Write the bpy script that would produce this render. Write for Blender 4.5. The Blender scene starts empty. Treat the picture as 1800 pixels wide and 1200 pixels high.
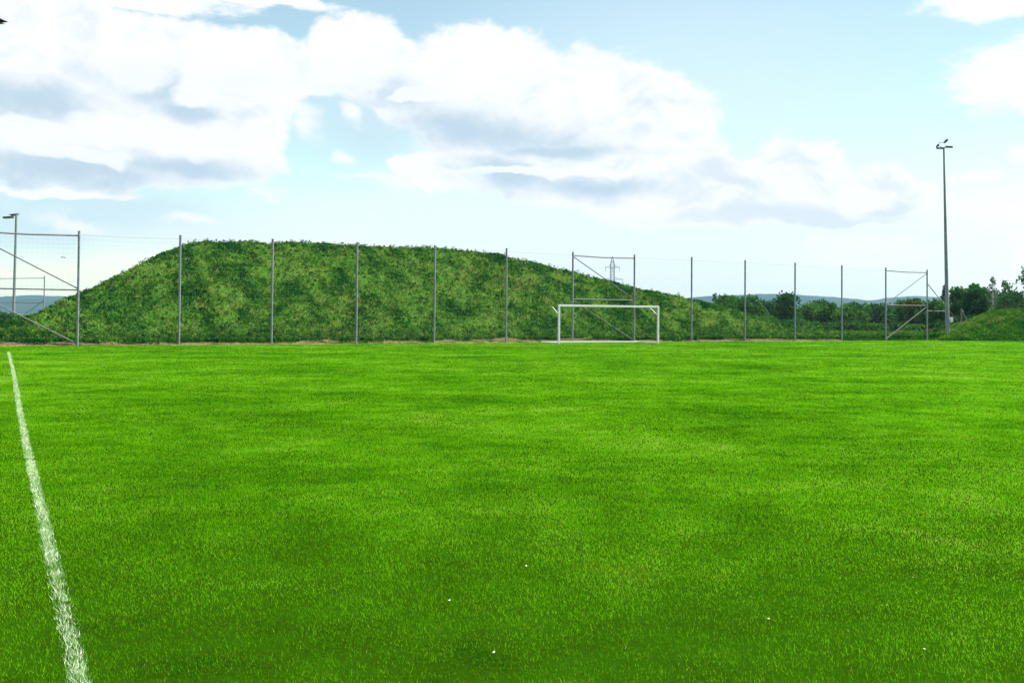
import bpy, math, random
import numpy as np
from mathutils import Vector, Matrix
R = math.radians
rng = np.random.default_rng(7)
random.seed(7)
SC = bpy.context.scene
COL = SC.collection

# ------------------------------------------------------------------ camera
F = 1850.0; EYE = 1.7; PITCH = R(1.2); ROLL = 0.008; SHIFT = -82.0
cr, sr, cp, sp = math.cos(ROLL), math.sin(ROLL), math.cos(PITCH), math.sin(PITCH)
fw = Vector((0, cp, sp)); rt0 = Vector((1, 0, 0)); up0 = rt0.cross(fw)
rt = rt0 * cr + up0 * sr; up = up0 * cr - rt0 * sr
cam = bpy.data.cameras.new('camera'); co = bpy.data.objects.new('camera', cam); COL.objects.link(co)
m = Matrix.Identity(4)
for i in range(3):
    m[i][0] = rt[i]; m[i][1] = up[i]; m[i][2] = -fw[i]
m[2][3] = EYE
co.matrix_world = m
cam.sensor_width = 36; cam.lens = 36 * F / 1800; cam.shift_y = SHIFT / 1800
cam.clip_start = 0.1; cam.clip_end = 20000
SC.camera = co

def ray(px, py):
    return (rt * ((px - 900) / F) + up * ((600 - py + SHIFT) / F) + fw)
def at(px, py, Y):                      # point seen at a pixel of the photograph, at depth Y
    d = ray(px, py); t = Y / d.y
    return Vector((0, 0, EYE)) + d * t
def ground_at(px, Y):                   # ground point at depth Y seen in column px near the horizon
    p = at(px, 560, Y); return Vector((p.x, p.y, 0))
def azel(px, py):
    d = ray(px, py).normalized()
    return math.atan2(d.x, d.y), math.asin(d.z)

# ------------------------------------------------------------------ light
SUN_EL, SUN_AZ = R(58), R(74)           # azimuth from +Y (the view) towards +X
SC.view_settings.view_transform = 'Standard'; SC.view_settings.look = 'None'
SC.view_settings.exposure = 1.32; SC.view_settings.gamma = 1
SC.cycles.max_bounces = 5; SC.cycles.diffuse_bounces = 3; SC.cycles.transmission_bounces = 3
SC.cycles.volume_bounces = 0; SC.cycles.transparent_max_bounces = 8
L = bpy.data.lights.new('sun', 'SUN'); L.energy = 4.3; L.angle = R(0.6); L.color = (1.0, 0.96, 0.88)
lo = bpy.data.objects.new('sun', L); COL.objects.link(lo)
sd = Vector((math.cos(SUN_EL) * math.sin(SUN_AZ), math.cos(SUN_EL) * math.cos(SUN_AZ), math.sin(SUN_EL)))
lo.rotation_euler = (sd).to_track_quat('Z', 'Y').to_euler(); lo.location = (0, 0, 60)

W = bpy.data.worlds.new('World'); SC.world = W; W.use_nodes = True
nt = W.node_tree; nt.nodes.clear(); N = nt.nodes; K = nt.links
def nn(t, **kw):
    n = N.new(t)
    for k, v in kw.items(): setattr(n, k, v)
    return n
def put(sock, v):
    if isinstance(v, bpy.types.NodeSocket): K.new(v, sock)
    else: sock.default_value = v
def mth(op, a, b=None, c=None, clamp=False):
    n = nn('ShaderNodeMath', operation=op); n.use_clamp = clamp
    put(n.inputs[0], a)
    if b is not None: put(n.inputs[1], b)
    if c is not None: put(n.inputs[2], c)
    return n.outputs[0]
def sstep(x, a, b, lo_=0.0, hi_=1.0):
    n = nn('ShaderNodeMapRange', interpolation_type='SMOOTHSTEP')
    put(n.inputs['Value'], x)
    if a < b: fm, to, l, h = a, b, lo_, hi_
    else: fm, to, l, h = b, a, hi_, lo_
    n.inputs['From Min'].default_value = fm; n.inputs['From Max'].default_value = to
    n.inputs['To Min'].default_value = l; n.inputs['To Max'].default_value = h
    return n.outputs[0]
def wmix(f, a, b):
    n = nn('ShaderNodeMix', data_type='RGBA'); put(n.inputs[0], f); put(n.inputs[6], a); put(n.inputs[7], b)
    return n.outputs[2]
tc = nn('ShaderNodeTexCoord'); nrm = nn('ShaderNodeVectorMath', operation='NORMALIZE'); K.new(tc.outputs['Generated'], nrm.inputs[0])
sep = nn('ShaderNodeSeparateXYZ'); K.new(nrm.outputs[0], sep.inputs[0])
az = mth('ARCTAN2', sep.outputs[0], sep.outputs[1]); el = mth('ARCSINE', sep.outputs[2])
cmb = nn('ShaderNodeCombineXYZ'); K.new(az, cmb.inputs[0]); K.new(el, cmb.inputs[1])
def noise(vec, scale, detail, rough=0.5, out='Fac', sc=(1, 1, 1)):
    mp = nn('ShaderNodeMapping'); mp.inputs['Scale'].default_value = sc; K.new(vec, mp.inputs[0])
    n = nn('ShaderNodeTexNoise'); K.new(mp.outputs[0], n.inputs['Vector'])
    n.inputs['Scale'].default_value = scale; n.inputs['Detail'].default_value = detail; n.inputs['Roughness'].default_value = rough
    return n.outputs[out]
def warp(vec, scale, amp, detail=4, sc=(1, 1, 1)):
    c = noise(vec, scale, detail, 0.55, 'Color', sc)
    s = nn('ShaderNodeVectorMath', operation='SUBTRACT'); K.new(c, s.inputs[0]); s.inputs[1].default_value = (.5, .5, .5)
    q = nn('ShaderNodeVectorMath', operation='SCALE'); K.new(s.outputs[0], q.inputs[0]); q.inputs['Scale'].default_value = amp
    a = nn('ShaderNodeVectorMath', operation='ADD'); K.new(vec, a.inputs[0]); K.new(q.outputs[0], a.inputs[1])
    return a.outputs[0]
P0v = cmb.outputs[0]
Pw = warp(P0v, 14, 0.055, 7, (1, 1.4, 1))
Pf = warp(P0v, 6, 0.07, 5, (1, 1.3, 1))
def blobs(vec, lst, k):
    cur = None; v0 = vec
    for i, b in enumerate(lst):
        if i and i % 3 == 0:             # chains the evaluation so that few values are alive at once
            ma = nn('ShaderNodeVectorMath', operation='MULTIPLY_ADD'); K.new(cur, ma.inputs[0]); ma.inputs[1].default_value = (1e-9, 1e-9, 0); K.new(v0, ma.inputs[2]); vec = ma.outputs[0]
        px, py, rx, ry = b[:4]; rot = b[4] if len(b) > 4 else 0
        a, e = azel(px, py)
        mp = nn('ShaderNodeMapping', vector_type='TEXTURE'); K.new(vec, mp.inputs[0])
        mp.inputs['Location'].default_value = (a, e, 0); mp.inputs['Rotation'].default_value = (0, 0, R(-rot))
        mp.inputs['Scale'].default_value = (rx / F, ry / F, 1e6)
        ln = nn('ShaderNodeVectorMath', operation='LENGTH'); K.new(mp.outputs[0], ln.inputs[0])
        o = ln.outputs['Value']
        cur = o if cur is None else mth('SMOOTH_MIN', cur, o, k)
    return cur
heavy = [(40,60,190,95),(100,175,190,110),(250,110,150,80),(390,160,130,85),(170,255,230,62),(415,255,95,55),(470,130,75,55),
         (60,290,130,38),(330,300,90,30),
         (640,105,105,70),(850,130,150,82),(1000,185,190,92),(1130,195,120,75),(740,185,120,42,22),(900,265,170,45,8),
         (760,295,75,30,10),(1100,290,190,80),(1250,325,160,55),(1405,300,85,55),(1530,340,115,42),(1300,370,260,30),(1000,330,190,32),(560,125,60,45)]
light = [(230,-6,190,30),(470,4,130,14),(1800,128,118,62,-6),(1750,0,120,26),(1805,265,32,13),(1715,307,46,14,-8),(1800,340,58,18),
         (1790,393,70,6),(1530,438,110,26),
         (110,338,120,10)]
wisp = [(618,200,26,13,30),(597,262,20,12),(650,303,60,8),(130,385,70,16,5),(330,390,44,9),(528,220,34,34),(460,330,44,13),(700,205,40,14,30),(520,195,30,14),(700,318,50,16)]
veil = [(1050,450,700,100),(1500,440,330,70),(420,425,130,32),(1560,520,500,50)]
glow = [(1180,250,420,300)]
shade = [(50,188,75,22),(270,160,65,26,12),(330,205,40,16,10),(110,302,140,20),(320,295,100,14),(850,235,130,30,6),(970,268,110,12),
         (900,318,80,18,6),(1060,338,90,14),(660,155,90,24,8),(420,150,40,18)]
dh = blobs(Pw, heavy, 0.35)
n1 = noise(P0v, 26, 7, 0.6, 'Fac', (1, 1.5, 1))
n1c = mth('SUBTRACT', n1, 0.5)
dh2 = mth('ADD', dh, mth('MULTIPLY', n1c, 0.8))
mh = sstep(dh2, 1.14, 0.86)
dl = blobs(warp(P0v, 18, 0.03, 6, (1, 2, 1)), light, 0.1)
n2 = noise(P0v, 30, 7, 0.65, 'Fac', (1, 3.0, 1))
dl2 = mth('ADD', dl, mth('MULTIPLY', mth('SUBTRACT', n2, 0.5), 1.5))
ml = sstep(dl2, 1.2, 0.6)
dv = blobs(Pf, veil, 0.5)
n3 = noise(P0v, 9, 5, 0.55, 'Fac', (1, 3.5, 1))
mv = sstep(mth('ADD', dv, mth('MULTIPLY', mth('SUBTRACT', n3, .5), .8)), 1.45, 0.5, 0, 0.75)
# clouds in the rest of the sky, out of this view
n4 = noise(nrm.outputs[0], 2.6, 7, 0.55, 'Fac', (1, 1, 2.2))
away = mth('MAXIMUM', sstep(mth('ABSOLUTE', az), 0.62, 0.85), sstep(el, 0.36, 0.55))
mg = mth('MULTIPLY', sstep(n4, 0.47, 0.60), away)
mw = sstep(mth('ADD', blobs(Pw, wisp, 0.1), mth('MULTIPLY', n1c, 2.2)), 1.35, 0.1, 0, .9)
ml = mth('MAXIMUM', ml, mw)
mall = mth('MAXIMUM', mth('MAXIMUM', mh, ml), mg)
ds = blobs(Pf, shade, 0.25)
sh = sstep(mth('ADD', ds, mth('MULTIPLY', n1c, 2.4)), 2.3, 0.2, 0, .95)
# puffy relief inside the clouds: large billows, lit tops and grey undersides
n5 = noise(Pw, 21, 8, 0.62, 'Fac', (1, 1.7, 1))
top_b = blobs(Pw, [(60,226,105,17),(200,222,75,27),(285,228,58,24),(372,243,74,30),(468,250,52,42),(352,150,40,16),(700,292,60,28),(960,296,170,10),(745,160,60,9),
                 (130,262,90,12),(610,110,80,55),(840,110,140,62),(420,118,90,45),(230,115,60,32)], 0.12)
mtop = sstep(mth('ADD', top_b, mth('MULTIPLY', n1c, 1.3)), 1.35, 0.75)
dsr = blobs(Pw, [(1285,322,70,17,24),(1400,378,200,15),(1560,360,45,9),(1250,300,40,20),(1480,385,120,10)], 0.2)
shr = sstep(mth('ADD', dsr, mth('MULTIPLY', n1c, 1.5)), 1.6, 0.4, 0, .50)
rel = sstep(n5, 0.44, 0.66, 0, 0.42)
sh2 = mth('MULTIPLY', mth('MAXIMUM', mth('MULTIPLY', mth('MAXIMUM', sh, mth('MULTIPLY', rel, sstep(dh, 1.0, 0.55))), mth('SUBTRACT', 1.0, mth('MULTIPLY', mtop, .85))), shr), mh)
sky = nn('ShaderNodeTexSky', sky_type='NISHITA'); sky.sun_disc = False
sky.sun_elevation = SUN_EL; sky.sun_rotation = SUN_AZ; sky.altitude = 200; sky.air_density = 1.0; sky.dust_density = 0.6; sky.ozone_density = 2.0
SKYS = 0.095
skyc = nn('ShaderNodeVectorMath', operation='MULTIPLY'); K.new(sky.outputs[0], skyc.inputs[0]); skyc.inputs[1].default_value = (1.0, 0.96, 0.73)
WH = (4.35, 4.42, 4.45, 1); GR = (2.30, 2.98, 3.5, 1)
gl = sstep(blobs(P0v, glow, 0.1), 1.4, 0.2, 0, 0.5)
c0 = wmix(gl, skyc.outputs[0], (3.6, 4.2, 4.4, 1))
lb_ = sstep(blobs(Pf, [(130,370,300,60),(640,215,110,70)], 0.1), 1.5, 0.3, 0, 0.85)
c0 = wmix(lb_, c0, (2.75, 3.55, 3.9, 1))
c1 = wmix(mv, c0, (3.8, 4.15, 4.25, 1))
cc = wmix(sh2, WH, GR)
c2 = wmix(mall, c1, cc)
bg = nn('ShaderNodeBackground'); K.new(c2, bg.inputs[0]); bg.inputs[1].default_value = SKYS
wo = nn('ShaderNodeOutputWorld'); K.new(bg.outputs[0], wo.inputs[0])
W.cycles.sampling_method = 'MANUAL'; W.cycles.sample_map_resolution = 512

# ------------------------------------------------------------------ helpers
def mat(name):
    M = bpy.data.materials.new(name); M.use_nodes = True
    return M, M.node_tree.nodes, M.node_tree.links
def simple(name, col, rough=0.6, metal=0.0, var=0.12, scale=3.0, spec=0.4):
    M, n, l = mat(name); b = n['Principled BSDF']
    b.inputs['Roughness'].default_value = rough; b.inputs['Metallic'].default_value = metal
    b.inputs['Specular IOR Level'].default_value = spec
    t = n.new('ShaderNodeTexCoord'); q = n.new('ShaderNodeTexNoise'); q.inputs['Scale'].default_value = scale; q.inputs['Detail'].default_value = 5
    l.new(t.outputs['Object'], q.inputs['Vector'])
    r = n.new('ShaderNodeValToRGB'); l.new(q.outputs['Fac'], r.inputs[0])
    r.color_ramp.elements[0].position = .3; r.color_ramp.elements[1].position = .7
    r.color_ramp.elements[0].color = tuple(c * (1 - var) for c in col) + (1,)
    r.color_ramp.elements[1].color = tuple(min(1, c * (1 + var)) for c in col) + (1,)
    l.new(r.outputs[0], b.inputs['Base Color'])
    return M
def foliage(name, cols, scales=(0.4, 3.0), transl=0.35, rnd=0.5, con=1.5, stretch=(1, 1, 1), fine=None, fineamt=0.0, rough=0.8):
    """world-position patches of colour plus a per-leaf random value; diffuse + translucent"""
    M, n, l = mat(name); n.remove(n['Principled BSDF'])
    g = n.new('ShaderNodeNewGeometry')
    mp = n.new('ShaderNodeMapping'); mp.inputs['Scale'].default_value = stretch; l.new(g.outputs['Position'], mp.inputs[0])
    acc = None
    def M_(op, a, b):
        x = n.new('ShaderNodeMath'); x.operation = op
        for i, v in enumerate((a, b)):
            if isinstance(v, bpy.types.NodeSocket): l.new(v, x.inputs[i])
            else: x.inputs[i].default_value = v
        return x.outputs[0]
    for s in scales:
        q = n.new('ShaderNodeTexNoise'); q.inputs['Scale'].default_value = s; q.inputs['Detail'].default_value = 4
        l.new(mp.outputs[0], q.inputs['Vector'])
        v = M_('SUBTRACT', q.outputs['Fac'], .5)
        acc = v if acc is None else M_('ADD', acc, v)
    a = n.new('ShaderNodeAttribute'); a.attribute_name = 'rnd'
    rr = M_('MULTIPLY', M_('SUBTRACT', a.outputs['Fac'], .5), rnd)
    v = M_('ADD', M_('MULTIPLY', acc, con / len(scales) ** .5), M_('ADD', rr, .5))
    cr_ = n.new('ShaderNodeValToRGB'); l.new(v, cr_.inputs[0])
    e = cr_.color_ramp.elements
    while len(e) < len(cols): e.new(.5)
    for i, c in enumerate(cols):
        e[i].position = .1 + .8 * i / (len(cols) - 1); e[i].color = tuple(c) + (1,)
    d = n.new('ShaderNodeBsdfDiffuse'); l.new(cr_.outputs[0], d.inputs[0])
    out = n['Material Output']
    if transl > 0:
        t = n.new('ShaderNodeBsdfTranslucent'); l.new(cr_.outputs[0], t.inputs[0])
        x = n.new('ShaderNodeMixShader'); x.inputs[0].default_value = transl
        l.new(d.outputs[0], x.inputs[1]); l.new(t.outputs[0], x.inputs[2]); l.new(x.outputs[0], out.inputs[0])
    else: l.new(d.outputs[0], out.inputs[0])
    return M

def link(name, me, m, parent=None):
    o = bpy.data.objects.new(name, me); COL.objects.link(o)
    if m is not None:
        for x in (m if isinstance(m, (list, tuple)) else [m]): me.materials.append(x)
    if parent is not None: o.parent = parent
    return o
def tag(o, label=None, cat=None, group=None, kind=None):
    if label: o['label'] = label
    if cat: o['category'] = cat
    if group: o['group'] = group
    if kind: o['kind'] = kind
    return o
def empty(name, loc, rz=0):
    o = bpy.data.objects.new(name, None); COL.objects.link(o); o.location = loc; o.rotation_euler = (0, 0, rz); o.empty_display_size = .3
    return o
def fastmesh(name, V, k, rnd=None, smooth=False):
    """V: (n*k,3) array, n separate k-gons; rnd one value per polygon"""
    n = len(V) // k
    me = bpy.data.meshes.new(name)
    me.vertices.add(n * k); me.vertices.foreach_set('co', np.ascontiguousarray(V, dtype=np.float32).ravel())
    me.loops.add(n * k); me.loops.foreach_set('vertex_index', np.arange(n * k, dtype=np.int32))
    me.polygons.add(n); me.polygons.foreach_set('loop_start', np.arange(0, n * k, k, dtype=np.int32))
    if rnd is not None:
        a = me.attributes.new('rnd', 'FLOAT', 'POINT'); a.data.foreach_set('value', np.repeat(rnd, k).astype(np.float32))
    me.update(); return me
def gridmesh(name, X, Y, Z, smooth=True):
    nu, nv = X.shape
    V = np.stack([X, Y, Z], -1).reshape(-1, 3)
    i = np.arange(nu * nv).reshape(nu, nv)
    Fc = np.stack([i[:-1, :-1], i[1:, :-1], i[1:, 1:], i[:-1, 1:]], -1).reshape(-1, 4)
    me = bpy.data.meshes.new(name)
    me.vertices.add(len(V)); me.vertices.foreach_set('co', V.astype(np.float32).ravel())
    me.loops.add(Fc.size); me.loops.foreach_set('vertex_index', Fc.astype(np.int32).ravel())
    me.polygons.add(len(Fc)); me.polygons.foreach_set('loop_start', np.arange(0, Fc.size, 4, dtype=np.int32))
    me.polygons.foreach_set('use_smooth', np.full(len(Fc), smooth))
    me.update(); return me
_tab = np.random.default_rng(3).random((256, 256))
def vnoise(x, y):
    x = np.asarray(x, float); y = np.asarray(y, float)
    xi = np.floor(x).astype(int); yi = np.floor(y).astype(int); fx = x - xi; fy = y - yi
    fx = fx * fx * (3 - 2 * fx); fy = fy * fy * (3 - 2 * fy)
    t = lambda a, b: _tab[a % 256, b % 256]
    return (t(xi, yi) * (1 - fx) + t(xi + 1, yi) * fx) * (1 - fy) + (t(xi, yi + 1) * (1 - fx) + t(xi + 1, yi + 1) * fx) * fy
def fbm(x, y, o=4):
    s = 0; a = .5; tot = 0
    for k in range(o):
        s = s + a * vnoise(x * 2 ** k + 17.3 * k, y * 2 ** k + 9.1 * k); tot += a; a *= .5
    return s / tot

class MB:                                # mesh builder: tubes, boxes, prisms joined into one mesh
    def __init__(s): s.v = []; s.f = []
    def tube(s, a, b, r0, r1=None, n=10, cap=True):
        r1 = r0 if r1 is None else r1
        a = Vector(a); b = Vector(b); d = (b - a).normalized()
        x = d.orthogonal().normalized(); y = d.cross(x); k = len(s.v)
        for c, r in ((a, r0), (b, r1)):
            for i in range(n):
                t = 2 * math.pi * i / n; s.v.append(c + x * (math.cos(t) * r) + y * (math.sin(t) * r))
        for i in range(n):
            j = (i + 1) % n; s.f.append((k + i, k + j, k + n + j, k + n + i))
        if cap:
            q = len(s.v); s.v += [v.copy() for v in s.v[k:k + 2 * n]]
            s.f.append(tuple(q + i for i in reversed(range(n)))); s.f.append(tuple(q + n + i for i in range(n)))
        return s
    def path(s, pts, r, n=8):
        for a, b in zip(pts[:-1], pts[1:]): s.tube(a, b, r, n=n)
        return s
    def box(s, c, size, rot=None):
        k = len(s.v); c = Vector(c)
        for sx in (-.5, .5):
            for sy in (-.5, .5):
                for sz in (-.5, .5):
                    p = Vector((sx * size[0], sy * size[1], sz * size[2]))
                    if rot is not None: p = rot @ p
                    s.v.append(c + p)
        for q in ((0, 1, 3, 2), (4, 6, 7, 5), (0, 4, 5, 1), (2, 3, 7, 6), (0, 2, 6, 4), (1, 5, 7, 3)): s.f.append(tuple(k + i for i in q))
        return s
    def poly(s, pts, faces):
        k = len(s.v); s.v += [Vector(p) for p in pts]; s.f += [tuple(k + i for i in q) for q in faces]; return s
    def build(s, name, m, parent=None, bevel=0, smooth=False):
        me = bpy.data.meshes.new(name); me.from_pydata([tuple(v) for v in s.v], [], s.f); me.update()
        o = link(name, me, m, parent)
        if smooth:
            for p in me.polygons: p.use_smooth = len(p.vertices) == 4
        if bevel:
            b = o.modifiers.new('bevel', 'BEVEL'); b.width = bevel; b.segments = 2; b.limit_method = 'ANGLE'
        return o

# ------------------------------------------------------------------ materials
LAWN = [(0.020, 0.190, 0.003), (0.065, 0.330, 0.003), (0.175, 0.400, 0.004), (0.135, 0.540, 0.004), (0.270, 0.600, 0.006), (0.400, 0.620, 0.070)]
m_lawn = foliage('lawn_blades', LAWN, scales=(0.10, 0.4, 1.7), transl=0.5, rnd=0.7, con=1.5)
m_pitch = foliage('lawn_soil', [(0.005, 0.028, 0.001), (0.014, 0.038, 0.001), (0.012, 0.050, 0.001), (0.032, 0.055, 0.002)], scales=(0.2, 1.6, 25.0), transl=0, rnd=0, con=1.8)
m_ground = foliage('rough_ground', [(0.03, 0.07, 0.012), (0.05, 0.11, 0.015), (0.09, 0.12, 0.03)], scales=(0.02, 0.3, 2.5), transl=0, rnd=0)
MOUND = [(0.005, 0.055, 0.014), (0.015, 0.120, 0.012), (0.038, 0.195, 0.010), (0.095, 0.115, 0.032), (0.078, 0.285, 0.012), (0.22, 0.35, 0.06)]
m_mound = foliage('mound_soil', [(0.02, 0.09, 0.010), (0.05, 0.12, 0.012), (0.10, 0.085, 0.03)], scales=(0.15, 1.2, 5.0), transl=0, rnd=0)
m_weed = foliage('mound_weed', MOUND, scales=(0.9, 2.2, 4.4), transl=0.4, rnd=1.0, con=1.0, stretch=(1, 1, 1.7))
m_berm = foliage('berm_grass', [(0.010, 0.08, 0.004), (0.026, 0.14, 0.006), (0.07, 0.21, 0.010), (0.20, 0.25, 0.05)], scales=(0.2, 1.2), transl=0.3, rnd=0.7)
m_dirt = simple('bare_earth', (0.24, 0.17, 0.10), 0.95, 0, .55, 2.2, .1)
m_galv = simple('galvanised_steel', (0.22, 0.25, 0.27), 0.6, 0.15, .25, 5)
m_galvd = simple('weathered_steel', (0.13, 0.13, 0.13), 0.65, 0.1, .25, 4)
m_white = simple('white_paint', (0.88, 0.88, 0.87), 0.35, 0, .06, 4)
m_wire = simple('net_wire', (0.20, 0.22, 0.23), 0.6, 0.3, .1, 5)
m_dark = simple('dark_housing', (0.05, 0.055, 0.06), 0.5, .2, .1, 5)
m_glass = simple('lamp_glass', (0.35, 0.38, 0.40), 0.12, 0, .05, 5)
m_bark = simple('bark', (0.10, 0.08, 0.06), 0.9, 0, .35, 6)
m_pale = simple('pale_bark', (0.38, 0.37, 0.34), 0.8, 0, .3, 6)
m_wood = simple('grey_wood', (0.17, 0.17, 0.15), 0.85, 0, .25, 6)

# ------------------------------------------------------------------ frame of the far touchline: fence axis u, v behind it
FP0 = Vector((-22.8, 55.3, 0)); SP = 5.22
EU = Vector((35.5 + 22.8, 90 - 55.3, 0)).normalized(); EV = Vector((-EU.y, EU.x, 0))
def uv(u, v, z=0): return FP0 + EU * u + EV * v + Vector((0, 0, z))

# ------------------------------------------------------------------ ground, pitch
g = bpy.data.meshes.new('ground'); g.from_pydata([(-4600, -1200, -.02), (4600, -1200, -.02), (4600, 4800, -.02), (-4600, 4800, -.02)], [], [(0, 1, 2, 3)])
tag(link('ground', g, m_ground), kind='structure', label='rough green ground beyond the pitch')
pts = [uv(-70, -.25), uv(67.8, -.25), Vector((46, 87.6, 0)), Vector((95, 86, 0)), Vector((80, -30, 0)), Vector((-60, -30, 0))]
g = bpy.data.meshes.new('football_pitch'); g.from_pydata([(p.x, p.y, 0.0) for p in pts], [], [tuple(reversed(range(len(pts))))])
tag(link('football_pitch', g, m_pitch), kind='structure', label='flat bright green mown football pitch')

# touchline: slightly bowed painted line
LPX = [(-40, 1500), (140, 1200), (118, 1100), (96, 1003), (66, 868), (46, 780), (34, 716), (23, 650), (15, 619)]
def gnd(px, py):
    d = ray(px, py); t = -EYE / d.z; return Vector((0, 0, EYE)) + d * t
lp = [gnd(*q) for q in LPX[1:]]
lp = [lp[0] + (lp[0] - lp[1]).normalized() * 3.5] + lp
cum = np.cumsum([0] + [(b - a).length for a, b in zip(lp[:-1], lp[1:])])
lx = np.array([p.x for p in lp]); ly = np.array([p.y for p in lp])
def linepos(s):
    return np.interp(s, cum, lx), np.interp(s, cum, ly)
def linex(y): return np.interp(y, ly, lx)
LW = 0.043
ang = math.atan2(lx[-1] - lx[1], ly[-1] - ly[1]); cosl = math.cos(ang)

def blades(x, y, h, w, lean=.6, zb=0.0):
    n = len(x); t = rng.random(n) * 2 * np.pi; tl = rng.random(n) ** .7 * lean; ta = rng.random(n) * 2 * np.pi
    wx = np.cos(t) * w / 2; wy = np.sin(t) * w / 2
    V = np.empty((n, 3, 3))
    V[:, 0] = np.stack([x - wx, y - wy, np.full(n, zb)], -1); V[:, 1] = np.stack([x + wx, y + wy, np.full(n, zb)], -1)
    V[:, 2] = np.stack([x + np.cos(ta) * h * tl, y + np.sin(ta) * h * tl, zb + h], -1)
    return V.reshape(-1, 3)
n_all = 2400000
dg = np.linspace(3.2, 96, 3600); pdf = dg * (.56 * dg + 1.5) / (1 + (dg / 11.0) ** 3.3); cdf = np.cumsum(pdf); cdf /= cdf[-1]
d = np.interp(rng.random(n_all), cdf, dg); s = (rng.random(len(d)) * 2 - 1)
x = s * (d * .56 + 1.5); y = d
u_ = (x - FP0.x) * EU.x + (y - FP0.y) * EU.y; v_ = (x - FP0.x) * EV.x + (y - FP0.y) * EV.y
keep = (v_ < -.3) & ((x < 35.5) | (y < 87.5)) & (rng.random(len(d)) < .35 + .9 * fbm(x * .8 + 30, y * .8, 4))
dl_ = np.abs(x - linex(y)) * cosl
keep &= ~((dl_ < LW) & (y < ly[-1]) & (rng.random(len(d)) < .35))
x, y, d = x[keep], y[keep], d[keep]
cl = fbm(x * 1.3, y * 1.3, 3); cl2 = fbm(x * 9, y * 9, 2)
h = (0.008 + 0.013 * cl + 0.010 * cl2) * (0.7 + .6 * rng.random(len(x))) * (1 + np.clip(d - 20, 0, 60) * .004)
w = 0.0016 * (1 + (d / 6.2) ** 2) ** .68
V = blades(x, y, h, w, .9)
rv = np.clip(rng.normal(.5, .22, len(x)) + (rng.random(len(x)) < .012) * .9, 0, 1.5)
me = fastmesh('lawn_grass', V, 3, rv)
tag(link('lawn_grass', me, m_lawn), kind='stuff', label='short mown bright green grass blades of the pitch', cat='grass')
# painted blades of the line
nl = 46000
sl = cum[-1] * (rng.random(nl) ** 2.0); lxp, lyp = linepos(sl)
off = rng.normal(0, .62, nl); okk = np.abs(off) < 1.25; off = off * LW
nx_, ny_ = math.cos(ang), -math.sin(ang)
xx = (lxp + off * nx_)[okk]; yy = (lyp + off * ny_)[okk]
pt = fbm(xx * 5, yy * 5, 3); k2 = rng.random(len(xx)) < np.clip(.62 + 1.1 * (pt - .5), .15, 1); xx, yy = xx[k2], yy[k2]
dd = np.hypot(xx, yy)
V = blades(xx, yy, .016 + .014 * rng.random(len(xx)), .003 * np.maximum(1, dd / 6), .9)
m_line = foliage('line_paint', [(0.16, 0.36, 0.06), (0.50, 0.66, 0.34), (0.85, 0.88, 0.76)], scales=(2.5, 12), transl=.15, rnd=1.0)
me = fastmesh('touchline', V, 3, rng.random(len(xx)))
tl_ = tag(link('touchline', me, m_line), kind='structure', label='worn white painted touchline on the grass')

# ------------------------------------------------------------------ mound behind the fence
SLP = 0.62; VF = 1.0
sil = [(-60,592),(0,574),(47,557),(77,543),(140,517),(210,482),(280,447),(321,432),(350,427),(430,428),(520,430),(600,433),(700,436),(762,439),(830,443),
       (880,449),(905,457),(950,466),(1000,479),(1050,490),(1100,502),(1150,514),(1200,524),(1250,533),(1300,547),(1340,561),(1400,576),(1450,586),(1490,594)]
us, hs = [], []
for px, py in sil:
    dd_ = ray(px, py)
    # EV.(C + t d - P0) = VF + (EYE + t dz)/SLP
    A = dd_.dot(EV) - dd_.z / SLP; B = VF + EYE / SLP - (Vector((0, 0, EYE)) - FP0).dot(EV)
    t = B / A; P = Vector((0, 0, EYE)) + dd_ * t
    us.append((P - FP0).dot(EU)); hs.append(max(0, P.z))
us = np.array([us[0] - 6] + us + [us[-1] + 4]); hs = np.array([0] + hs + [0])
def crest(u): 
    a = np.interp(u, us, hs)
    for _ in (0,):
        a = (a + np.interp(u - .5, us, hs) + np.interp(u + .5, us, hs)) / 3
    return a
def mound_h(u, v):
    H = crest(u)
    H = np.minimum(H, crest(u - .45 * np.maximum(0, v - VF - H / SLP + .5)))
    f = (v - VF) * SLP; back = (VF + H / SLP + 6 - v) * .5 + H
    k = .35
    def smin(a, b): hh = np.clip(.5 + .5 * (b - a) / k, 0, 1); return b * (1 - hh) + a * hh - k * hh * (1 - hh)
    z = smin(smin(f, H + .02), back)
    z = z + ((fbm(u * .35, v * .35, 4) - .5) * .45 + (fbm(u * .8 + 9, v * 1.3, 3) - .5) * .62) * np.clip(H * .6, 0, 1) * np.clip(f * 1.5, 0, 1) * (1 - .75 * np.exp(-((v - VF - H / SLP) ** 2) / 1.6))
    return np.where(H < .02, -.1, np.maximum(z, -.1))
U, Vv = np.meshgrid(np.arange(us[0] - 1, us[-1] + 1, .22), np.arange(VF - .4, 34, .22), indexing='ij')
Z = mound_h(U, Vv)
X = FP0.x + EU.x * U + EV.x * Vv; Y = FP0.y + EU.y * U + EV.y * Vv
tag(link('grass_mound', gridmesh('grass_mound', X, Y, Z), m_mound), kind='structure', label='long steep earth mound behind the fence')

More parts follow.
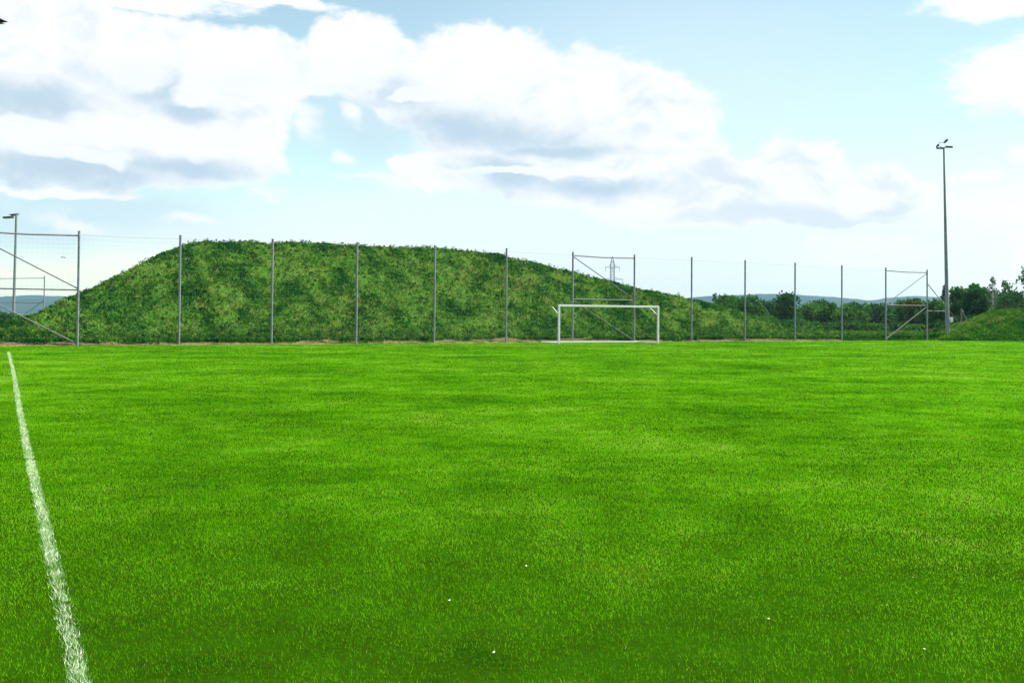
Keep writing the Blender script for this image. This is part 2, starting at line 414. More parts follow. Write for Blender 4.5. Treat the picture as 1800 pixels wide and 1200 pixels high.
def scatter_leaves(px, py, pz, size, spread, up_bias=.5, k=4):
    """random leaf-like quads / triangles around given points"""
    n = len(px)
    a = rng.normal(0, 1, (n, 3)); a /= np.linalg.norm(a, axis=1)[:, None]
    b = rng.normal(0, 1, (n, 3)); b[:, 2] += up_bias * 2; b -= (b * a).sum(1)[:, None] * a; b /= np.linalg.norm(b, axis=1)[:, None] + 1e-9
    c = np.stack([px, py, pz], -1)
    sz = size[:, None]
    if k == 3: P = [c - a * sz * .28, c + a * sz * .28, c + b * sz]
    else: P = [c, c + a * sz * .36 + b * sz * .45, c + b * sz, c - a * sz * .36 + b * sz * .55]
    return np.stack(P, 1).reshape(-1, 3)
def weed_cover(hf, u0, u1, v0, v1, n, to_xy, clump=.9, base=.16, tall=.4):
    u = u0 + (u1 - u0) * rng.random(n); v = v0 + (v1 - v0) * rng.random(n)
    z = hf(u, v); dz = z
    c = fbm(u * clump, v * clump * .8, 3); c2 = fbm(u * .25 + 40, v * .25, 2)
    k = (z > .02) & (rng.random(n) < .35 + 1.3 * np.clip(c - .35, 0, 1))
    u, v, z, c = u[k], v[k], z[k], c[k]
    hh = base * .5 + tall * np.clip(c - .45, 0, 1) ** 1.3 * 1.8
    sz = (.5 + .8 * rng.random(len(u))) * base
    zz = z + rng.random(len(u)) ** 1.2 * hh
    x, y = to_xy(u, v)
    return x, y, zz, sz, c
to_xy = lambda u, v: (FP0.x + EU.x * u + EV.x * v, FP0.y + EU.y * u + EV.y * v)
x, y, z, sz, c = weed_cover(mound_h, us[0], us[-1], VF - .1, 15, 620000, to_xy, base=.115, tall=.26)
V1 = scatter_leaves(x, y, z - .03, sz, 0, 1.1)
r1 = np.clip(rng.normal(.5, .17, len(x)) - (c - .5) * 1.3, 0, 1)
# taller weeds standing in tufts, some breaking the skyline
nt_ = 5200; tu = us[0] + (us[-1] - us[0]) * rng.random(nt_); tv = VF + 14 * rng.random(nt_)
skyline = rng.random(nt_) < .09
tv = np.where(skyline, VF + crest(tu) / SLP + rng.normal(.4, .7, nt_), tv)
nf_ = 900; tu = np.concatenate([tu, us[0] + (us[-1] - us[0]) * rng.random(nf_)]); tv = np.concatenate([tv, VF + .25 + .9 * rng.random(nf_)]); skyline = np.concatenate([skyline, np.zeros(nf_, bool)])
tz = mound_h(tu, tv); ok = tz > .05; tu, tv, tz, skyline = tu[ok], tv[ok], tz[ok], skyline[ok]
th = np.where(skyline, .12, .20) * (.5 + rng.random(len(tu)) ** 2 * 1.3) * np.where(tv < VF + 1.2, 1.7, 1)
kk = 44; iu = np.repeat(np.arange(len(tu)), kk)
q = rng.random(len(iu)); rad = th[iu] * 1.1 * (1.1 - q)
uu = tu[iu] + rng.normal(0, 1, len(iu)) * rad * .6; vv = tv[iu] + rng.normal(0, 1, len(iu)) * rad * .6
xx, yy = to_xy(uu, vv)
V2 = scatter_leaves(xx, yy, tz[iu] + q * th[iu], (.04 + .06 * rng.random(len(iu))), 0, .7)
tone = np.where(skyline, .12, np.clip(rng.normal(.46, .33, len(tu)), -.1, 1.1)); r2 = np.clip(tone[iu] + rng.normal(0, .08, len(iu)), 0, 1.2)
me = fastmesh('mound_weeds', np.concatenate([V1, V2]), 4, np.concatenate([r1, r2]))
tag(link('mound_weeds', me, m_weed), kind='stuff', label='patchy weeds and rough grass covering the mound', cat='weeds')

# bare earth edge between pitch and mound
U, Vv = np.meshgrid(np.arange(-8, 62, .22), np.linspace(-.22, 1.7, 9), indexing='ij')
q = (Vv + .22) / 1.92
Z = (np.sin(np.clip(q * 1.35, 0, 1) * math.pi / 2) * (.03 + .62 * np.clip(fbm(U * .3, Vv * 1.2, 4) - .22, 0, 1)) + .05 * fbm(U * 4, Vv * 4, 2)) * np.clip((U + 8) / 4, 0, 1) * np.clip((62 - U) / 10, 0, 1) - .03
X, Y = to_xy(U, Vv)
m_edge = foliage('earth_edge', [(0.02, 0.06, 0.010), (0.04, 0.05, 0.02), (0.10, 0.075, 0.035), (0.17, 0.145, 0.075), (0.05, 0.055, 0.025)], scales=(.6, 2.3, 9), con=2.6, transl=0, rnd=0)
tag(link('earth_edge', gridmesh('earth_edge', X, Y, Z), m_edge), kind='structure', label='strip of bare brown earth along the foot of the mound')
# tufts of rank grass over it
n = 90000; u = -10 + 84 * rng.random(n); v = .2 + 1.6 * rng.random(n)
k = (fbm(u * .5, v * 1.5, 3) + .35 * (v - .75) > .44) | (u > 58); u, v = u[k], v[k]
x, y = to_xy(u, v); hgt = .06 + .20 * fbm(u * 1.4, v * 2 + 7, 3)
V1 = scatter_leaves(x, y, .02 + .3 * rng.random(len(u)) * (v > .5) , hgt * (.6 + .6 * rng.random(len(u))), 0, 1.2)
me = fastmesh('edge_grass', V1, 4, np.clip(rng.normal(.4, .2, len(u)), 0, 1))
tag(link('edge_grass', me, m_weed), kind='stuff', label='rank grass tufts along the fence foot', cat='grass')

# ------------------------------------------------------------------ low bank at the right
bs = [(1655,597),(1668,591),(1690,580),(1710,573),(1740,559),(1770,551),(1800,548),(1850,543),(1950,538),(2100,536),(2300,545),(2500,600)]
BY = 89.5; BS = .5; bxs, bhs = [], []
for px, py in bs:
    dd_ = ray(px, py); t = (BY + EYE / BS) / (dd_.y - dd_.z / BS); bxs.append(dd_.x * t); bhs.append(max(0, EYE + dd_.z * t))
bxs = np.array([bxs[0] - 2] + bxs); bhs = np.array([0] + bhs)
def berm_h(x, v):
    H = np.interp(x, bxs, bhs); f = v * BS; back = H + (H / BS + 3 - v) * .45; k = .5
    z = np.minimum(f, H) - .12 * np.exp(-((v - H / BS) ** 2) / .8); z = np.minimum(z, back)
    return np.maximum(z + (fbm(x * .5, v * .5, 3) - .5) * .3 * np.clip(z, 0, 1), -.1)
X, Vv = np.meshgrid(np.arange(bxs[0], bxs[-1], .35), np.arange(-.3, 22, .35), indexing='ij')
tag(link('grass_bank', gridmesh('grass_bank', X, BY + Vv, berm_h(X, Vv)), m_berm), kind='structure', label='low rounded grass bank at the right edge')
x, y, z, sz, c = weed_cover(berm_h, bxs[0], 62, -.05, 10, 120000, lambda a, b: (a, BY + b), .8, .2, .35)
me = fastmesh('bank_grass', scatter_leaves(x, y, z - .03, sz, 0, 1.0), 4, np.clip(rng.normal(.45, .2, len(x)) + (z > np.interp(x, bxs, bhs) * .8) * .3, 0, 1.3))  # blades near the crest get a lighter tone: sunlit top edge put into colour
tag(link('bank_grass', me, m_berm), kind='stuff', label='rough grass covering the right bank, top painted lighter as if sunlit', cat='grass')
# rough meadow strip right of the mound, behind the fence
n = 60000; px_ = 1440 + 250 * rng.random(n); yv = 88 + 14 * rng.random(n)
x = (px_ - 900) / F * yv; y = yv
v_ = (x - FP0.x) * EV.x + (y - FP0.y) * EV.y; k = (v_ > .5) & ((x < 37.5) | (y > 91)); x, y = x[k], y[k]
hm = .15 + .45 * fbm(x * .6, y * .6, 3)
me = fastmesh('meadow_strip', scatter_leaves(x, y, rng.random(len(x)) * hm, .18 + .15 * rng.random(len(x)), 0, 1.4), 4, np.clip(rng.normal(.6, .2, len(x)), 0, 1))
tag(link('meadow_strip', me, m_berm), kind='stuff', label='tall meadow grass between the fence and the trees', cat='grass')

# ------------------------------------------------------------------ ball-stop fence
fence = empty('ball_stop_fence', FP0)
tag(fence, 'tall steel post ball-stop fence running along the foot of the mound', 'fence')
HT = [6.0, 6.02, 6.05, 6.08, 6.12, 6.14, 6.10, 6.10, 6.12, 6.08, 6.06, 6.02, 6.0, 5.98]
inv = lambda p: Vector(p) - FP0
def post_at(u, hgt, r=.062, v=0):
    b = MB(); p = EU * u + EV * v
    b.tube(p + Vector((0, 0, -.1)), p + Vector((0, 0, hgt)), r, n=12); b.tube(p + Vector((0, 0, hgt)), p + Vector((0, 0, hgt + .03)), r * 1.12, n=12)
    return b
def hz(k): return HT[min(max(k, 0), 13)]
for k in range(-2, 14): post_at(k * SP, hz(k)).build('post', m_galv, fence, smooth=True)
def P(k, z): return EU * (k * SP) + Vector((0, 0, z))
def bay(a, b, flip=False):
    e = EU * .05; h1, h2 = hz(a) - .22, hz(b) - .22
    mid = (P(a, h1) + P(b, h2)) / 2 - Vector((0, 0, .05))
    MB().path([P(a, h1) + e, mid, P(b, h2) - e], .036).build('top_rail', m_galvd, fence, smooth=True)
    MB().path([P(a, 2.93) + e, P(b, 2.93) - e], .036).build('middle_rail', m_galvd, fence, smooth=True)
    s, t, o = (b, a, -e) if flip else (a, b, e)
    MB().tube(P(s, hz(s) - .3) + o, P(t, 3.02) - o, .032).build('brace', m_galvd, fence, smooth=True)
    MB().tube(P(s, 2.84) + o, P(t, .12) - o, .032).build('brace', m_galvd, fence, smooth=True)
bay(-1, 0); bay(6, 7); bay(12, 13, True)
# netting: one panel a bay, cables at its top
for k in range(-2, 13):
    b = MB(); h1, h2 = hz(k) - .22, hz(k + 1) - .22
    for i in range(0, 24):
        z = .15 + i * .25
        a1 = min(z, h1); pts_ = [P(k, z * h1 / 5.85), P(k + .5, z * (h1 + h2) / 2 / 5.85 - .04 * z / 5.8), P(k + 1, z * h2 / 5.85)]
        for q1, q2 in zip(pts_[:-1], pts_[1:]): b.tube(q1 + EV * .07, q2 + EV * .07, .0022 if i < 23 else .006, n=4, cap=False)
    for j in range(1, 21):
        t = j / 21; b.tube(P(k + t, .1) + EV * .07, P(k + t, h1 * (1 - t) + h2 * t - .04) + EV * .07, .0016, n=3, cap=False)
    b.build('netting', m_wire, fence)
# short return at the right corner
C13 = P(13, 0); e2 = Vector((41.5, 97, 0)) - (FP0 + C13); e2n = e2.normalized()
pr = C13 + e2n * 5.0
MB().tube(pr, pr + Vector((0, 0, 2.75)), .06, n=10).build('post', m_galv, fence, smooth=True)
MB().tube(C13 + Vector((0, 0, 2.5)), pr + Vector((0, 0, 2.5)), .036).build('middle_rail', m_galvd, fence, smooth=True)
MB().tube(C13 + Vector((0, 0, 4.85)), C13 + e2 + Vector((0, 0, 1.1)), .034).build('brace', m_galvd, fence, smooth=True)

# second fence of the same build, far behind the mound's left end
f2o = ground_at(77, 122); fence2 = empty('ball_stop_fence', f2o)
tag(fence2, 'distant small ball-stop fence end at far left beyond the mound', 'fence')
d2 = Vector((-1, -.02, 0)).normalized()
for k in range(0, 4):
    b = MB(); p = d2 * (5.2 * k); b.tube(p, p + Vector((0, 0, 6)), .07, n=10); b.build('post', m_galv, fence2, smooth=True)
z6 = Vector((0, 0, 5.75)); z3 = Vector((0, 0, 2.9)); zs = Vector((0, 0, 1))
MB().path([z6, d2 * 5.2 + z6 - zs * .1, d2 * 15.6 + z6], .04).build('top_rail', m_galvd, fence2)
MB().tube(z3, d2 * 15.6 + z3, .036).build('middle_rail', m_galvd, fence2)
MB().tube(Vector((0, 0, 3.2)), d2 * 3.2 + zs * .8, .034).build('brace', m_galvd, fence2)

# ------------------------------------------------------------------ goal
gp = Vector((3.02, 67.4, 0)); gth = math.atan2(.39, .92)
goal = empty('football_goal', gp, gth)
tag(goal, 'white full size football goal without a net in front of the fence', 'goal')
D = 2.6; RW = .06
def bx(a, b, w, name, parent=goal):
    a = Vector(a); b = Vector(b); c = (a + b) / 2; dd_ = b - a
    rot = dd_.to_track_quat('X', 'Z').to_matrix()
    return MB().box(c, (dd_.length, w, w), rot).build(name, m_white, parent, bevel=.012)
bx((0, 0, 0), (0, 0, 2.38), .12, 'goal_post'); bx((7.32, 0, 0), (7.32, 0, 2.38), .12, 'goal_post')
bx((-.06, 0, 2.44), (7.38, 0, 2.44), .12, 'crossbar')
bx((0, .06, .05), (0, D, .05), .09, 'ground_bar'); bx((7.32, .06, .05), (7.32, D, .05), .09, 'ground_bar')
bx((-.045, D + .045, .05), (7.365, D + .045, .05), .09, 'ground_bar')
for xx in (0, 7.32):
    MB().path([(xx, .05, 1.92), (xx, .35, 2.02), (xx, .7, 2.22), (xx, 1.0, 2.36)], .022).build('net_arm', m_white, goal, smooth=True)

# ------------------------------------------------------------------ floodlight masts
def mast(base, H, label, rz, lean=(0, 0), r=(.19, .07), group=None):
    t = empty('floodlight_mast', base, 0); tag(t, label, 'floodlight', group)
    top = Vector((lean[0], lean[1], H))
    MB().tube((0, 0, 0), top * .5, r[0], (r[0] + r[1]) / 2, n=16).tube(top * .5, top, (r[0] + r[1]) / 2, r[1], n=16).build('pole', m_galv, t, smooth=True)
    MB().tube((0, 0, 0), (0, 0, .05), .32, n=12).build('base_plate', m_galvd, t)
    return t, top
def lamp_head(t, c, size, rot, name='floodlight'):
    h = MB().box(c, size, rot).build(name, m_dark, t, bevel=.03)
    MB().box(Vector(c) + rot @ Vector((0, 0, -size[2] / 2 - .012)), (size[0] * .86, size[1] * .86, .02), rot).build('glass', m_glass, h)
    return h
mb = ground_at(1666, 91.5)
t, top = mast(mb, 16.7, 'tall slim floodlight mast beside the grass bank at right', 0, (-.34, 0))
MB().tube(top + Vector((-.66, 0, -.02)), top + Vector((.72, 0, .10)), .045).build('crossarm', m_dark, t)
I3 = Matrix.Identity(3)
lamp_head(t, top + Vector((-.38, -.1, -.02)), (.52, .45, .13), Matrix.Rotation(R(12), 3, 'X'))
lamp_head(t, top + Vector((.42, -.1, .10)), (.52, .45, .15), Matrix.Rotation(R(12), 3, 'X'))
MB().path([top, top + Vector((-.42, 0, .18)), top + Vector((-.30, .25, .52)), top + Vector((.15, .25, .54))], .028).build('bracket', m_galvd, t)
lamp_head(t, top + Vector((.28, .25, .66)), (.36, .4, .13), Matrix.Rotation(R(-48), 3, 'Y'))
lamp_head(t, top + Vector((-.44, .25, .26)), (.26, .35, .1), Matrix.Rotation(R(-55), 3, 'Y'))
MB().box((.30, -.02, 1.75), (.24, .2, .42)).build('junction_box', m_white, t, bevel=.02)
lb = ground_at(23.5, 150)
t, top = mast(lb, 15.8, 'floodlight mast behind left fence bay, lamps pointing left', 0, (.16, 0), (.21, .15))
MB().tube(top, top + Vector((-1.0, 0, -.1)), .07).build('crossarm', m_dark, t)
lamp_head(t, top + Vector((-1.0, -.3, -.52)), (1.35, .6, .26), Matrix.Rotation(R(-4), 3, 'Y'))
lamp_head(t, top + Vector((-.45, .5, -.06)), (.95, .6, .2), Matrix.Rotation(R(-12), 3, 'Y'))

# ------------------------------------------------------------------ braced wooden post on the bank
p = at(1690, 573, 100); bp = empty('braced_post', (p.x, p.y, p.z - .3)); tag(bp, 'short weathered post with a diagonal strut behind the right bank', 'post')
MB().tube((0, 0, 0), (0, 0, 2.0), .085, n=8).build('post', m_wood, bp)
MB().tube((.05, 0, 1.75), (.95, .1, .1), .045, n=8).build('strut', m_wood, bp)

# ------------------------------------------------------------------ pylons
def pylon(px, toppy, Y, H, label, sc=1.0):
    b0 = ground_at(px, Y); t = empty('electricity_pylon', b0, R(8)); tag(t, label, 'pylon')
    def wd(z): return 4.2 * (1 - z / (.62 * H)) + 1.35 if z < .62 * H else (1.35 if z < .86 * H else 1.35 * (1 - (z - .86 * H) / (.14 * H)) + .1)
    b = MB(); lv = [H * q for q in (0, .14, .27, .38, .48, .56, .63, .69, .75, .8, .86, .93, 1.0)]
    cs = [(-1, -1), (1, -1), (1, 1), (-1, 1)]
    for z0, z1 in zip(lv[:-1], lv[1:]):
        for i in range(4):
            a, c = cs[i], cs[(i + 1) % 4]
            q = lambda s_, z: Vector((s_[0] * wd(z), s_[1] * wd(z), z))
            b.tube(q(a, z0), q(a, z1), .13 * sc, n=4); b.tube(q(a, z0), q(c, z1), .08 * sc, n=4); b.tube(q(c, z0), q(a, z1), .08 * sc, n=4); b.tube(q(a, z1), q(c, z1), .08 * sc, n=4)
    b.build('lattice_tower', m_galvd, t)
    for z, w_ in ((.82 * H, 5.4), (.63 * H, 8.0)):
        a = MB()
        for s_ in (-1, 1):
            for yy_ in (-.9, .9):
                a.tube((0, yy_, z), (s_ * w_, 0, z + .25), .13 * sc, n=4); a.tube((s_ * 1.2, yy_, z + 1.7), (s_ * w_, 0, z + .3), .1 * sc, n=4)
            for q in (.35, .6, .8): a.tube((s_ * w_ * q, 0, z), (s_ * w_ * q, 0, z + 1.7 * (1 - q) + .25), .08 * sc, n=4)
        cr_ = a.build('crossarm', m_galvd, t)
        for s_ in (-1, 1): MB().tube((s_ * (w_ - .2), 0, z + .2), (s_ * (w_ - .2), 0, z - 2.6), .14 * sc, .14 * sc, n=6).build('insulator', m_galv, cr_)
    return t
pylon(1076, 450, 760, 46, 'grey lattice electricity pylon above the mound, seen between two fence posts')
pylon(1193, 512, 1720, 45, 'tiny faint far-off pylon top just over the mound right slope', 1.4)

# ------------------------------------------------------------------ trees
def fol(name, cs, tr=.3): return foliage(name, cs, scales=(.25, 1.1), transl=tr, rnd=.8)
FG = {
 'dark': fol('leaf_dark', [(.014, .055, .016), (.030, .100, .020), (.060, .150, .030)]),
 'mid': fol('leaf_mid', [(.020, .080, .014), (.050, .150, .018), (.100, .220, .030)]),
 'blue': fol('leaf_bluegreen', [(.025, .065, .030), (.050, .120, .045), (.090, .170, .060)]),
 'light': fol('leaf_light', [(.030, .070, .012), (.065, .125, .018), (.120, .180, .030)]),
 'red': fol('leaf_reddish', [(.10, .05, .02), (.16, .09, .03), (.12, .14, .03)]),
}
def tree(px, toppy, Y, wpx, col, label, name='broadleaf_tree', shape='round', leaves=3800, cat='tree', leaf=.26, group='trees behind the pitch', bottom=.10, pale=False, zbase=0):
    base = ground_at(px, Y); base.z = zbase
    H = at(px, toppy, Y).z - zbase; Wd = wpx / F * Y
    t = empty(name, base); tag(t, label, cat, group)
    r_ = np.random.default_rng(int(px * 7 + toppy))
    # lobes of the crown
    if shape == 'round': nl_, zc, prof = 13, (.30, .92), lambda q: math.sqrt(max(.05, 1 - (2 * q - .9) ** 2 * .85))
    elif shape == 'cone': nl_, zc, prof = 16, (.10, .97), lambda q: max(.08, 1.05 - q)
    elif shape == 'bush': nl_, zc, prof = 12, (.15, .85), lambda q: math.sqrt(max(.1, 1 - q * q * .8))
    else: nl_, zc, prof = 60, ((.5 if pale else .25), .98), lambda q: max(.15, math.sin(math.pi * min(1, q * .8 + .25)))
    lobes = []
    for i in range(nl_):
        q = (i + r_.random()) / nl_; z = H * (zc[0] + (zc[1] - zc[0]) * q); pr_ = prof(q) * Wd * .5
        a = r_.random() * 6.283; rad = pr_ * (.35 + .5 * r_.random()); 
        s_ = (.30 if shape in ('round', 'bush') else .2) * Wd * (.6 + .5 * r_.random()) * (.6 + .4 * prof(q))
        if shape == 'open': s_ = Wd * (.03 + .07 * r_.random()) + .06; rad = pr_ * 1.15 * r_.random() ** .4
        s_ = min(s_, (H - z) * 1.15 + .12)
        lobes.append((rad * math.cos(a), rad * math.sin(a), z, s_))
    # trunk and limbs
    b = MB(); tr_ = H * (.018 if shape != 'open' else .014) + .03; zt = H * (zc[0] + .35 * (zc[1] - zc[0]))
    b.tube((0, 0, -.1), (0, 0, zt), tr_, tr_ * .6, n=7); b.tube((0, 0, zt), (0, 0, H * .93), tr_ * .6, tr_ * .15, n=6)
    for (lx_, ly_, lz_, ls_) in lobes:
        z0 = max(H * .12, lz_ - math.hypot(lx_, ly_) * .9 - .2); b.tube((0, 0, min(z0, H * .88)), (lx_, ly_, lz_), tr_ * (.3 if shape != 'open' else .12), tr_ * (.1 if shape != 'open' else .05), n=5, cap=False)
    b.build('trunk', m_pale if pale else m_bark, t)
    wts = np.array([l_[3] ** 2 for l_ in lobes]); wts /= wts.sum()
    idx = r_.choice(len(lobes), leaves, p=wts); Lb = np.array(lobes)[idx]
    dr = r_.normal(0, 1, (leaves, 3)); dr /= np.linalg.norm(dr, axis=1)[:, None]
    # clumps: pull leaves to twig tips, leave gaps between
    f_ = vnoise(dr[:, 0] * 3 + Lb[:, 0] * 5, dr[:, 2] * 3 + dr[:, 1] * 2 + Lb[:, 2])
    rr = (.45 + .62 * r_.random(leaves) ** .6) * (.72 + .55 * f_)
    Pp = Lb[:, :3] + dr * (Lb[:, 3] * rr)[:, None] * np.array([1, 1, .82])
    Pp[:, 2] = np.maximum(Pp[:, 2], .05)
    global rng
    V_ = scatter_leaves(Pp[:, 0], Pp[:, 1], Pp[:, 2], leaf * (.6 + .8 * r_.random(leaves)), 0, .1)
    lobtone = r_.random(len(lobes))[idx]
    me_ = fastmesh('crown', V_, 4, np.clip(.5 + (lobtone - .5) * .5 + r_.normal(0, .15, leaves), 0, 1))
    link('crown', me_, FG[col], t)
    return t
G = 'trees behind the pitch'
TR = [
 (-28,548,150,60,'dark','dark tree at the far left frame edge beyond the mound','round'),
 (14,553,140,46,'dark','low dark tree by the foot of the left floodlight mast','round'),
 (48,558,145,36,'dark','small dark tree just right of the left floodlight mast','round'),
 (1256,514,150,18,'blue','narrow pointed tree where the treeline starts, left end behind the mound','cone'),
 (1282,517,140,50,'mid','rounded tree at the left end of the treeline, near the pointed one','round'),
 (1316,519,135,48,'mid','broad tree in the gap just right of the fifth last fence post','round'),
 (1348,527,150,50,'blue','bluish low tree left of the tallest middle tree','round'),
 (1385,515,128,52,'dark','tallest dark tree in the middle, behind a fence post','round'),
 (1425,532,140,50,'mid','lower tree just right of the tallest middle tree','round'),
 (1440,527,150,36,'blue','hazy bluish tree rising between the last two single posts','round'),
 (1462,533,130,44,'mid','tree touching the left side of the last single post','round'),
 (1502,532,126,54,'mid','wide tree just right of the last single post','round'),
 (1543,534,128,50,'dark','dark tree directly left of the braced end bay','round'),
 (1584,528,135,44,'mid','tree seen in the left half of the braced end bay','round'),
 (1612,524,125,46,'light','light yellow-green tree in the right half of the braced end bay','round'),
 (1643,527,120,44,'mid','tree between the corner post and the right floodlight mast','round'),
 (1661,500,126,14,'blue','thin wispy treetop hidden mostly by the right floodlight mast','open'),
 (1690,503,122,40,'mid','tree just right of the right floodlight mast','round'),
 (1713,496,118,52,'mid','bushy tree with pointed tip right of the mast','cone'),
 (1728,503,116,46,'dark','dark rounded tree between the pointed one and the slender pale-trunked one','round'),
 (1775,512,124,70,'dark','wide dark tree behind the top of the grass bank','round'),
 (1840,505,122,90,'dark','dark tree mass cut off by the right frame edge','round'),
]
for (px, ty, Y, w_, c_, lb_, sh_) in TR:
    tree(px, ty + 1, Y, w_ * 1.15, c_, lb_, shape=sh_, leaves=1100 if w_ < 20 else 4200, group=G, leaf=.24 if w_ < 20 else .3)
tree(1745, 487, 104, 26, 'blue', 'slender young tree with a bare pale trunk on the bank', name='slender_tree', shape='open', leaves=420, leaf=.16, pale=True, group=G)
tree(1768, 493, 112, 46, 'dark', 'sparse tree with gaps in its crown, second from the right edge', name='sparse_tree', shape='open', leaves=620, leaf=.22, group=G)
tree(1808, 470, 110, 88, 'dark', 'tall sparse dark tree with sky between its branches at right edge', name='sparse_tree', shape='open', leaves=1700, leaf=.24, group=G)
BU = [
 (1345,556,118,60,'mid','bush peeping over the mound slope below the bluish tree'),
 (1395,562,112,60,'dark','dark bush at the foot of the tallest middle tree'),
 (1445,568,108,56,'mid','bush over the tail end of the mound'),
 (1492,566,106,52,'dark','dark bush at the base of the last single post'),
 (1530,570,104,46,'mid','bush left of the braced end bay'),
 (1572,568,106,48,'dark','bush low in the left of the braced end bay'),
 (1608,572,104,46,'mid','bush low in the right of the braced end bay'),
 (1650,566,103,36,'dark','bush at the left of the right mast foot'),
 (1700,555,112,60,'dark','dark bush behind the short braced wooden post'),
 (1745,548,114,60,'dark','dark bush right behind the pale trunk'),
 (1792,540,114,60,'dark','dark bush on the skyline of the bank at right edge'),
 (1634,583,96,18,'red','small reddish bush between the corner post and the mast'),
]
for (px, ty, Y, w_, c_, lb_) in BU:
    tree(px, ty, Y, w_ * 1.2, c_, lb_, name='bush', shape='bush', leaves=2600 if w_ > 20 else 500, cat='bush', group='bushes below the trees', leaf=.24)

# ------------------------------------------------------------------ hills
def hills(prof, Y, name, label, mm, depth=900, x0=-400, x1=2200):
    pxs = np.linspace(x0, x1, 260); py = np.interp(pxs, [q[0] for q in prof], [q[1] for q in prof])
    rows = []; 
    for j in range(14):
        q = j / 13.0; Yj = Y - 700 + depth * q; prf = math.sin(min(1, q * 1.0) * math.pi / 2 * 1.0)
        zz = np.array([at(a, b, Y + 200).z for a, b in zip(pxs, py)]); xs = (pxs - 900) / F * Yj
        rg = fbm(pxs * .02 + j * .3, np.full_like(pxs, j * .35), 4) - .5
        tree_ = (rng.random(len(pxs)) - .5) * (4.0 if j > 11 else 0)
        rows.append((xs, np.full_like(xs, Yj), zz * prf + rg * 10 * (1 - q) * min(1, q * 4) + tree_ - 1))
    X = np.stack([r[0] for r in rows]); Yy = np.stack([r[1] for r in rows]); Z = np.stack([r[2] for r in rows])
    return tag(link(name, gridmesh(name, X, Yy, Z), mm), kind='structure', label=label)
m_hill = foliage('hill_woods', [(.010, .028, .016), (.018, .042, .022), (.045, .075, .032)], scales=(.002, .012, .06), transl=0, rnd=0)
hills([(-400,530),(0,522),(40,519),(90,520),(130,521),(300,527),(500,540),(900,545),(1100,530),(1215,523),(1245,520),(1290,519),(1335,516),(1400,518),(1450,521),(1490,524),(1530,528),(1565,523),(1610,520),(1660,523),(1800,530),(2200,525)],
      3300, 'distant_hills', 'hazy blue wooded hills on the horizon', m_hill)

# ------------------------------------------------------------------ clubhouse whose eave corner enters at the top left
tip = at(15.5, 39.5, 14); bo = Vector((tip.x, tip.y, 0)); ch = empty('clubhouse', bo)
tag(ch, 'clubhouse with only the dark eave corner showing at top left', 'building')
da = Vector((-.23, -.97, 0)).normalized(); db = Vector((-.97, .23, 0)).normalized(); zt = tip.z
m_tile = simple('brown_roof_tiles', (.085, .055, .045), .8, 0, .3, 8)
m_soff = simple('pinkish_soffit', (.42, .27, .25), .8, 0, .1, 3)
m_wall = simple('rendered_wall', (.62, .58, .5), .85, 0, .08, 2)
LA, LB, OV = 16, 9, .9
def q3(a, b, z): v = da * a + db * b; return (v.x, v.y, z)
MB().poly([q3(0, 0, zt), q3(LA, 0, zt), q3(LA, LB, zt), q3(0, LB, zt), q3(LB / 2, LB / 2, zt + 2.3), q3(LA - LB / 2, LB / 2, zt + 2.3)],
          [(0, 1, 5, 4), (1, 2, 5), (2, 3, 4, 5), (3, 0, 4)]).build('roof', m_tile, ch)
MB().poly([q3(.03, .03, zt - .03), q3(LA - .03, .03, zt - .03), q3(LA - .03, LB - .03, zt - .03), q3(.03, LB - .03, zt - .03)], [(0, 1, 2, 3)]).build('soffit', m_soff, ch)
MB().poly([q3(OV, OV, 0), q3(LA - OV, OV, 0), q3(LA - OV, LB - OV, 0), q3(OV, LB - OV, 0), q3(OV, OV, zt - .04), q3(LA - OV, OV, zt - .04), q3(LA - OV, LB - OV, zt - .04), q3(OV, LB - OV, zt - .04)],
          [(0, 1, 5, 4), (1, 2, 6, 5), (2, 3, 7, 6), (3, 0, 4, 7)]).build('wall', m_wall, ch)

# ------------------------------------------------------------------ two birds
def bird(px, py, Y, rz, label):
    p = at(px, py, Y); b = MB()
    b.tube((0, -.2, 0), (0, .0, .01), .03, .09, n=8); b.tube((0, 0, .01), (0, .2, .02), .09, .05, n=8); b.tube((0, .2, .02), (0, .28, .02), .045, .008, n=6)
    o = b.build('bird', m_dark); o.location = p; o.rotation_euler = (0, 0, rz)
    for s_ in (-1, 1):
        MB().poly([(0, .08, .03), (s_ * .26, .07, .16), (s_ * .46, -.06, .10), (s_ * .24, -.10, .15), (0, -.10, .03),
                   (0, .08, .015), (s_ * .26, .05, .12), (s_ * .24, -.06, .11), (0, -.08, .015)], [(0, 1, 2, 3, 4), (8, 7, 2, 6, 5), (0, 5, 6, 1), (1, 6, 2), (3, 2, 7), (4, 3, 7, 8)]).build('wing', m_dark, o)
    tag(o, label, 'bird', 'birds flying beyond the left fence bay'); return o
bird(109, 452.5, 210, R(70), 'left one of two tiny dark birds in the sky')
bird(113.5, 453, 214, R(60), 'right one of two tiny dark birds in the sky')

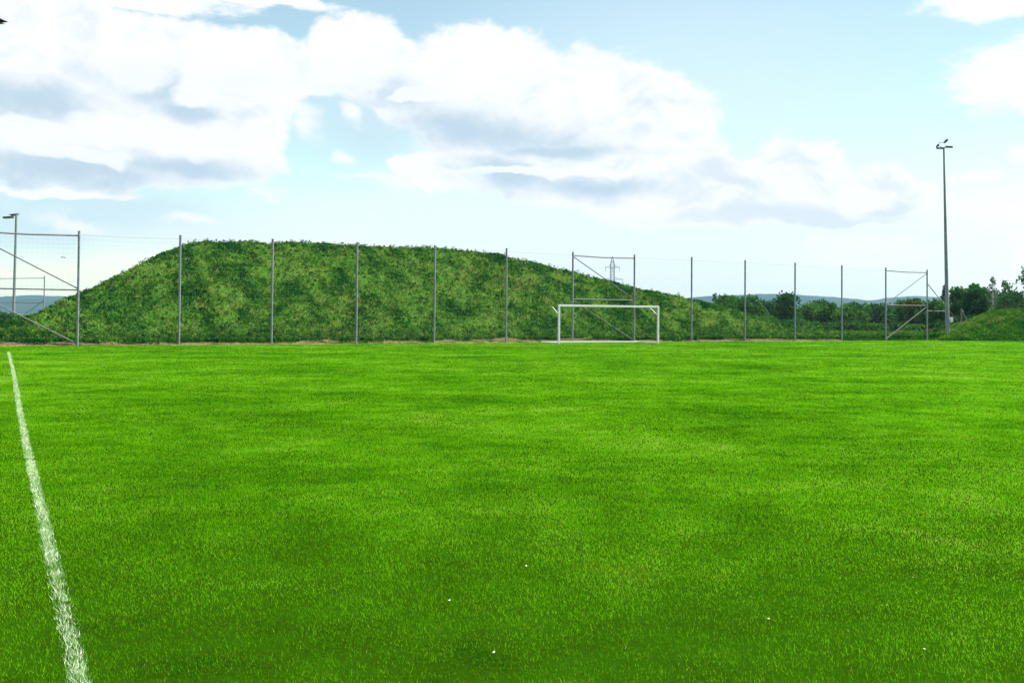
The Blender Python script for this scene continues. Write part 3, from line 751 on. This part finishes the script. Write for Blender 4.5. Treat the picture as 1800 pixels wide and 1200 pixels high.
# ------------------------------------------------------------------ daisies in the lawn
m_pet = simple('daisy_petals', (.82, .82, .78), .6, 0, .03, 5); m_yel = simple('daisy_centre', (.7, .5, .05), .7, 0, .1, 5)
ds_ = [(638,802,'daisy nearest the middle left of the lawn, far off'),(1605,1024,'bright daisy in the dark grass at lower right'),(1351,1098,'daisy low in the lawn, right of centre'),
       (805,740,'farthest daisy, near the lawn centre'),(925,1003,'daisy just below the lawn centre'),(790,1065,'daisy left of the bottom centre of the lawn'),
       (868,1158,'daisy closest to the bottom edge, near its middle'),(1560,1074,'daisy below and left of the bright lower right one'),(1625,1152,'daisy closest to the lower right corner'),(302,1053,'daisy nearest the touchline')]
m0 = None
for px, py, lb_ in ds_:
    p = gnd(px, py)
    if m0 is None:
        b = MB()
        for i in range(11):
            a = i * 2 * math.pi / 11; c_, s_ = math.cos(a), math.sin(a)
            b.poly([(c_ * .002, s_ * .002, .001), (c_ * .008 - s_ * .003, s_ * .008 + c_ * .003, .002), (c_ * .012, s_ * .012, .001), (c_ * .008 + s_ * .003, s_ * .008 - c_ * .003, .002)], [(0, 1, 2, 3)])
        k0 = len(b.f); b.tube((0, 0, 0), (0, 0, .004), .003, .002, n=8); k1 = len(b.f); b.tube((0, 0, -.05), (0, 0, 0), .001, n=5)
        o = b.build('daisy', [m_pet, m_yel, m_lawn]); m0 = o.data
        for i, f_ in enumerate(o.data.polygons): f_.material_index = 0 if i < k0 else (1 if i < k1 else 2)
    else: o = link('daisy', m0, None)
    o.location = (p.x, p.y, .036); o.rotation_euler = (R(35) * (random.random() + .2), R(20) * (random.random() - .5), random.random() * 6); o.scale = (.58, .58, .58)
    tag(o, lb_, 'flower', 'daisies scattered in the lawn')

# ------------------------------------------------------------------ haze
hz_ = bpy.data.meshes.new('haze')
b = MB(); b.box((0, 1850, 68), (9400, 6300, 140)); ho = b.build('haze', None)
M, n, l = mat('haze_air'); n.remove(n['Principled BSDF']); pv = n.new('ShaderNodeVolumePrincipled')
pv.inputs['Color'].default_value = (.42, .68, 1, 1); pv.inputs['Density'].default_value = .00011; pv.inputs['Anisotropy'].default_value = .2
l.new(pv.outputs[0], n['Material Output'].inputs['Volume']); ho.data.materials.append(M)
tag(ho, kind='stuff', label='thin summer haze', cat='haze')
